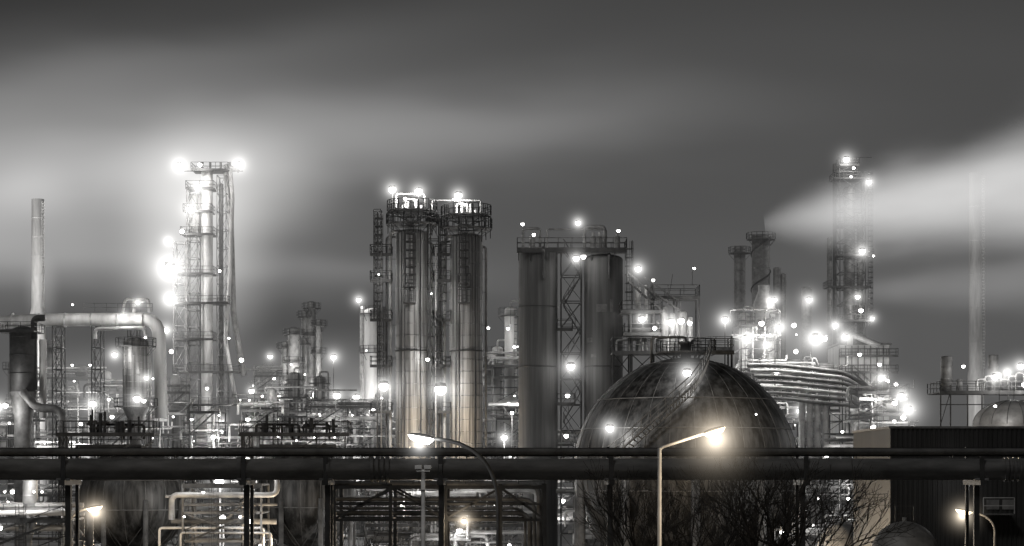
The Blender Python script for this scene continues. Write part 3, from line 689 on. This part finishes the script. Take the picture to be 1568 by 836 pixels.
for px,D,z,pw,wm in ((40,140,3,300,0),(200,160,3.5,1800,1),(330,150,3,250,0),(440,165,3.5,1800,1),(600,190,3,700,0),(780,200,3,700,0),(1010,145,3,5500,1),(1130,145,3,5500,1),(1270,150,3,500,0)):  # added lamps standing below view to brighten tanks and lower plant
    b=B('added_fill_mast',D); x=b.X(px); b.tube([(x,D+.5,0),(x,D+.5,z+.4)],.07,8,'steel_mid'); b.lamp((x,D,z),.2,0 if not wm else .01,pw,warm=bool(wm)); b.done()
# ------------------------------------------------------------ steam plumes
def plume(name,a,c,D,r0,r1,amp,pw=.7):
    b=B(name,D); A=b.P(*a); C=b.P(*c); L=(C-A).length
    m=bpy.data.materials.new('steam'); m.use_nodes=True; nt=m.node_tree; nt.nodes.clear()
    o=nd(nt,'ShaderNodeOutputMaterial'); e=nd(nt,'ShaderNodeEmission'); tc=nd(nt,'ShaderNodeTexCoord'); sp=nd(nt,'ShaderNodeSeparateXYZ')
    nt.links.new(tc.outputs['Object'],sp.inputs[0])
    t=M(nt,'MAXIMUM',M(nt,'DIVIDE',sp.outputs[0],L),0.0)
    Rr=M(nt,'ADD',M(nt,'MULTIPLY',M(nt,'POWER',t,pw),r1-r0),r0)
    rad=M(nt,'SQRT',M(nt,'ADD',M(nt,'MULTIPLY',sp.outputs[1],sp.outputs[1]),M(nt,'MULTIPLY',sp.outputs[2],sp.outputs[2])))
    mp=nd(nt,'ShaderNodeMapping'); mp.inputs['Scale'].default_value=(.035,.1,.1); nt.links.new(tc.outputs['Object'],mp.inputs[0])
    no=nd(nt,'ShaderNodeTexNoise'); no.inputs['Scale'].default_value=1; no.inputs['Detail'].default_value=3; nt.links.new(mp.outputs[0],no.inputs[0])
    # billowing outline: the noise pushes the radius in and out
    q=M(nt,'MULTIPLY',M(nt,'DIVIDE',rad,Rr),M(nt,'ADD',M(nt,'MULTIPLY',M(nt,'SUBTRACT',.62,no.outputs[0]),2.2),.95))
    sh=M(nt,'POWER',M(nt,'MAXIMUM',M(nt,'SUBTRACT',1.0,M(nt,'MULTIPLY',q,q)),0.0),3.0)
    edge=M(nt,'DIVIDE',rad,Rr); edge=M(nt,'MAXIMUM',M(nt,'SUBTRACT',1.0,M(nt,'MULTIPLY',edge,edge)),0.0)
    f=M(nt,'MULTIPLY',sh,edge)
    fade=M(nt,'MINIMUM',M(nt,'ADD',M(nt,'MULTIPLY',t,4.0),.12),1.0)
    f=M(nt,'MULTIPLY',f,fade); f=M(nt,'DIVIDE',M(nt,'MULTIPLY',f,amp),Rr)
    e.inputs[0].default_value=(1,.993,.985,1); nt.links.new(f,e.inputs[1]); nt.links.new(e.outputs[0],o.inputs['Volume'])  # steam glows by emission, standing in for scattered light
    MATS['steam_'+name+str(D)]=m
    pts=[(L*i/16,0,0) for i in range(17)]; b.tube(pts,[(r0+(r1-r0)*(i/16)**pw)*1.05 for i in range(17)],24,'steam_'+name+str(D))
    b.sm=[False]*len(b.sm)
    ob=b.done(); d=(C-A).normalized(); ob.location=A; ob.rotation_euler=d.to_track_quat('X','Z').to_euler()
plume('steam_plume',(1168,344),(1760,265),376,2.4,27,.85,.62)
plume('steam_plume',(1250,450),(1800,425),430,2,16,.15)
# ------------------------------------------------------------ haze layer
b=B('night_haze',300)
m=bpy.data.materials.new('haze'); m.use_nodes=True; nt=m.node_tree; nt.nodes.clear()
o=nd(nt,'ShaderNodeOutputMaterial'); e=nd(nt,'ShaderNodeEmission'); ab=nd(nt,'ShaderNodeVolumeAbsorption'); ad=nd(nt,'ShaderNodeAddShader')
ab.inputs['Color'].default_value=(0,0,0,1); ab.inputs['Density'].default_value=.0008
e.inputs[0].default_value=(1,.993,.985,1); e.inputs[1].default_value=.0008*.14  # haze emits its own light to wash out distant parts
nt.links.new(e.outputs[0],ad.inputs[0]); nt.links.new(ab.outputs[0],ad.inputs[1]); nt.links.new(ad.outputs[0],o.inputs['Volume']); MATS['haze']=m
b.box(-900,900,205,1080,-1,130,'haze'); b.done()
# ------------------------------------------------------------ sky
w=bpy.data.worlds.new('World'); scene.world=w; w.use_nodes=True; nt=w.node_tree; nt.nodes.clear()
o=nd(nt,'ShaderNodeOutputWorld'); bg=nd(nt,'ShaderNodeBackground'); tc=nd(nt,'ShaderNodeTexCoord'); sp=nd(nt,'ShaderNodeSeparateXYZ')
l=nt.links.new; l(tc.outputs['Generated'],sp.inputs[0])
yy=M(nt,'MAXIMUM',M(nt,'ABSOLUTE',sp.outputs[1]),.25)
u=M(nt,'DIVIDE',sp.outputs[0],yy); v=M(nt,'DIVIDE',sp.outputs[2],yy)
cb=nd(nt,'ShaderNodeCombineXYZ'); l(u,cb.inputs[0]); l(v,cb.inputs[1])
mp=nd(nt,'ShaderNodeMapping'); mp.inputs['Scale'].default_value=(5,16,1); mp.inputs['Rotation'].default_value=(0,0,-.12); l(cb.outputs[0],mp.inputs[0])
no=nd(nt,'ShaderNodeTexNoise'); no.inputs['Scale'].default_value=1; no.inputs['Detail'].default_value=3; no.inputs['Roughness'].default_value=.45; l(mp.outputs[0],no.inputs[0])
wob=nd(nt,'ShaderNodeCombineXYZ'); l(M(nt,'MULTIPLY',M(nt,'SUBTRACT',no.outputs[0],.5),.05),wob.inputs[1])
vadd=nd(nt,'ShaderNodeVectorMath',operation='ADD'); l(cb.outputs[0],vadd.inputs[0]); l(wob.outputs[0],vadd.inputs[1])
def ab_(px,py): return (px-CX)/F,(HY-py)/F
tot=M(nt,'ADD',.008,M(nt,'MULTIPLY',M(nt,'EXPONENT',M(nt,'MULTIPLY',M(nt,'MAXIMUM',v,0.0),-5.0)),.06))
for px,py,sx,sy,rot,amp in ((-60,310,380,125,4,.56),(330,230,460,80,5,.25),(150,120,480,48,8,.09),(690,195,380,52,4,.11),
        (430,418,280,28,2,.15),(60,395,260,45,0,.22),(360,505,330,42,0,-.05),(-100,-10,420,60,6,-.02),(1450,430,260,50,2,.05),(310,330,150,110,0,.12),(950,230,380,70,10,.02),(900,90,420,50,6,.012),(1350,40,500,80,0,.008)):
    q=nd(nt,'ShaderNodeMapping',vector_type='TEXTURE'); a,c=ab_(px,py)
    q.inputs['Location'].default_value=(a,c,0); q.inputs['Rotation'].default_value=(0,0,math.radians(rot)); q.inputs['Scale'].default_value=(sx/F,sy/F,1)
    l(vadd.outputs[0],q.inputs[0]); dt=nd(nt,'ShaderNodeVectorMath',operation='DOT_PRODUCT'); l(q.outputs[0],dt.inputs[0]); l(q.outputs[0],dt.inputs[1])
    tot=M(nt,'ADD',tot,M(nt,'MULTIPLY',M(nt,'EXPONENT',M(nt,'MULTIPLY',dt.outputs['Value'],-1.0)),amp))
tot=M(nt,'MAXIMUM',M(nt,'MULTIPLY',tot,M(nt,'ADD',M(nt,'MULTIPLY',no.outputs[0],.5),.75)),.01)
cm=nd(nt,'ShaderNodeCombineColor'); l(tot,cm.inputs[0]); l(M(nt,'MULTIPLY',tot,.992),cm.inputs[1]); l(M(nt,'MULTIPLY',tot,.986),cm.inputs[2])
l(cm.outputs[0],bg.inputs[0]); bg.inputs[1].default_value=1; l(bg.outputs[0],o.inputs[0])
sd=bpy.data.lights.new('fill_sun','SUN'); sd.energy=.5; sd.angle=math.radians(8); sd.color=(1,.985,.96)  # sun added for shaping and to lift the pipeline; no moon in view
so=bpy.data.objects.new('fill_sun',sd); so.rotation_euler=(math.radians(50),0,math.radians(-38)); bpy.context.collection.objects.link(so)
# ------------------------------------------------------------ camera
cd=bpy.data.cameras.new('camera'); co=bpy.data.objects.new('camera',cd); bpy.context.collection.objects.link(co)
co.location=(0,0,CZ); co.rotation_euler=(math.radians(90),0,0); cd.sensor_width=36; cd.lens=36*F/1568; cd.shift_y=(HY-418)/1568; cd.clip_end=8000; cd.clip_start=1
scene.camera=co
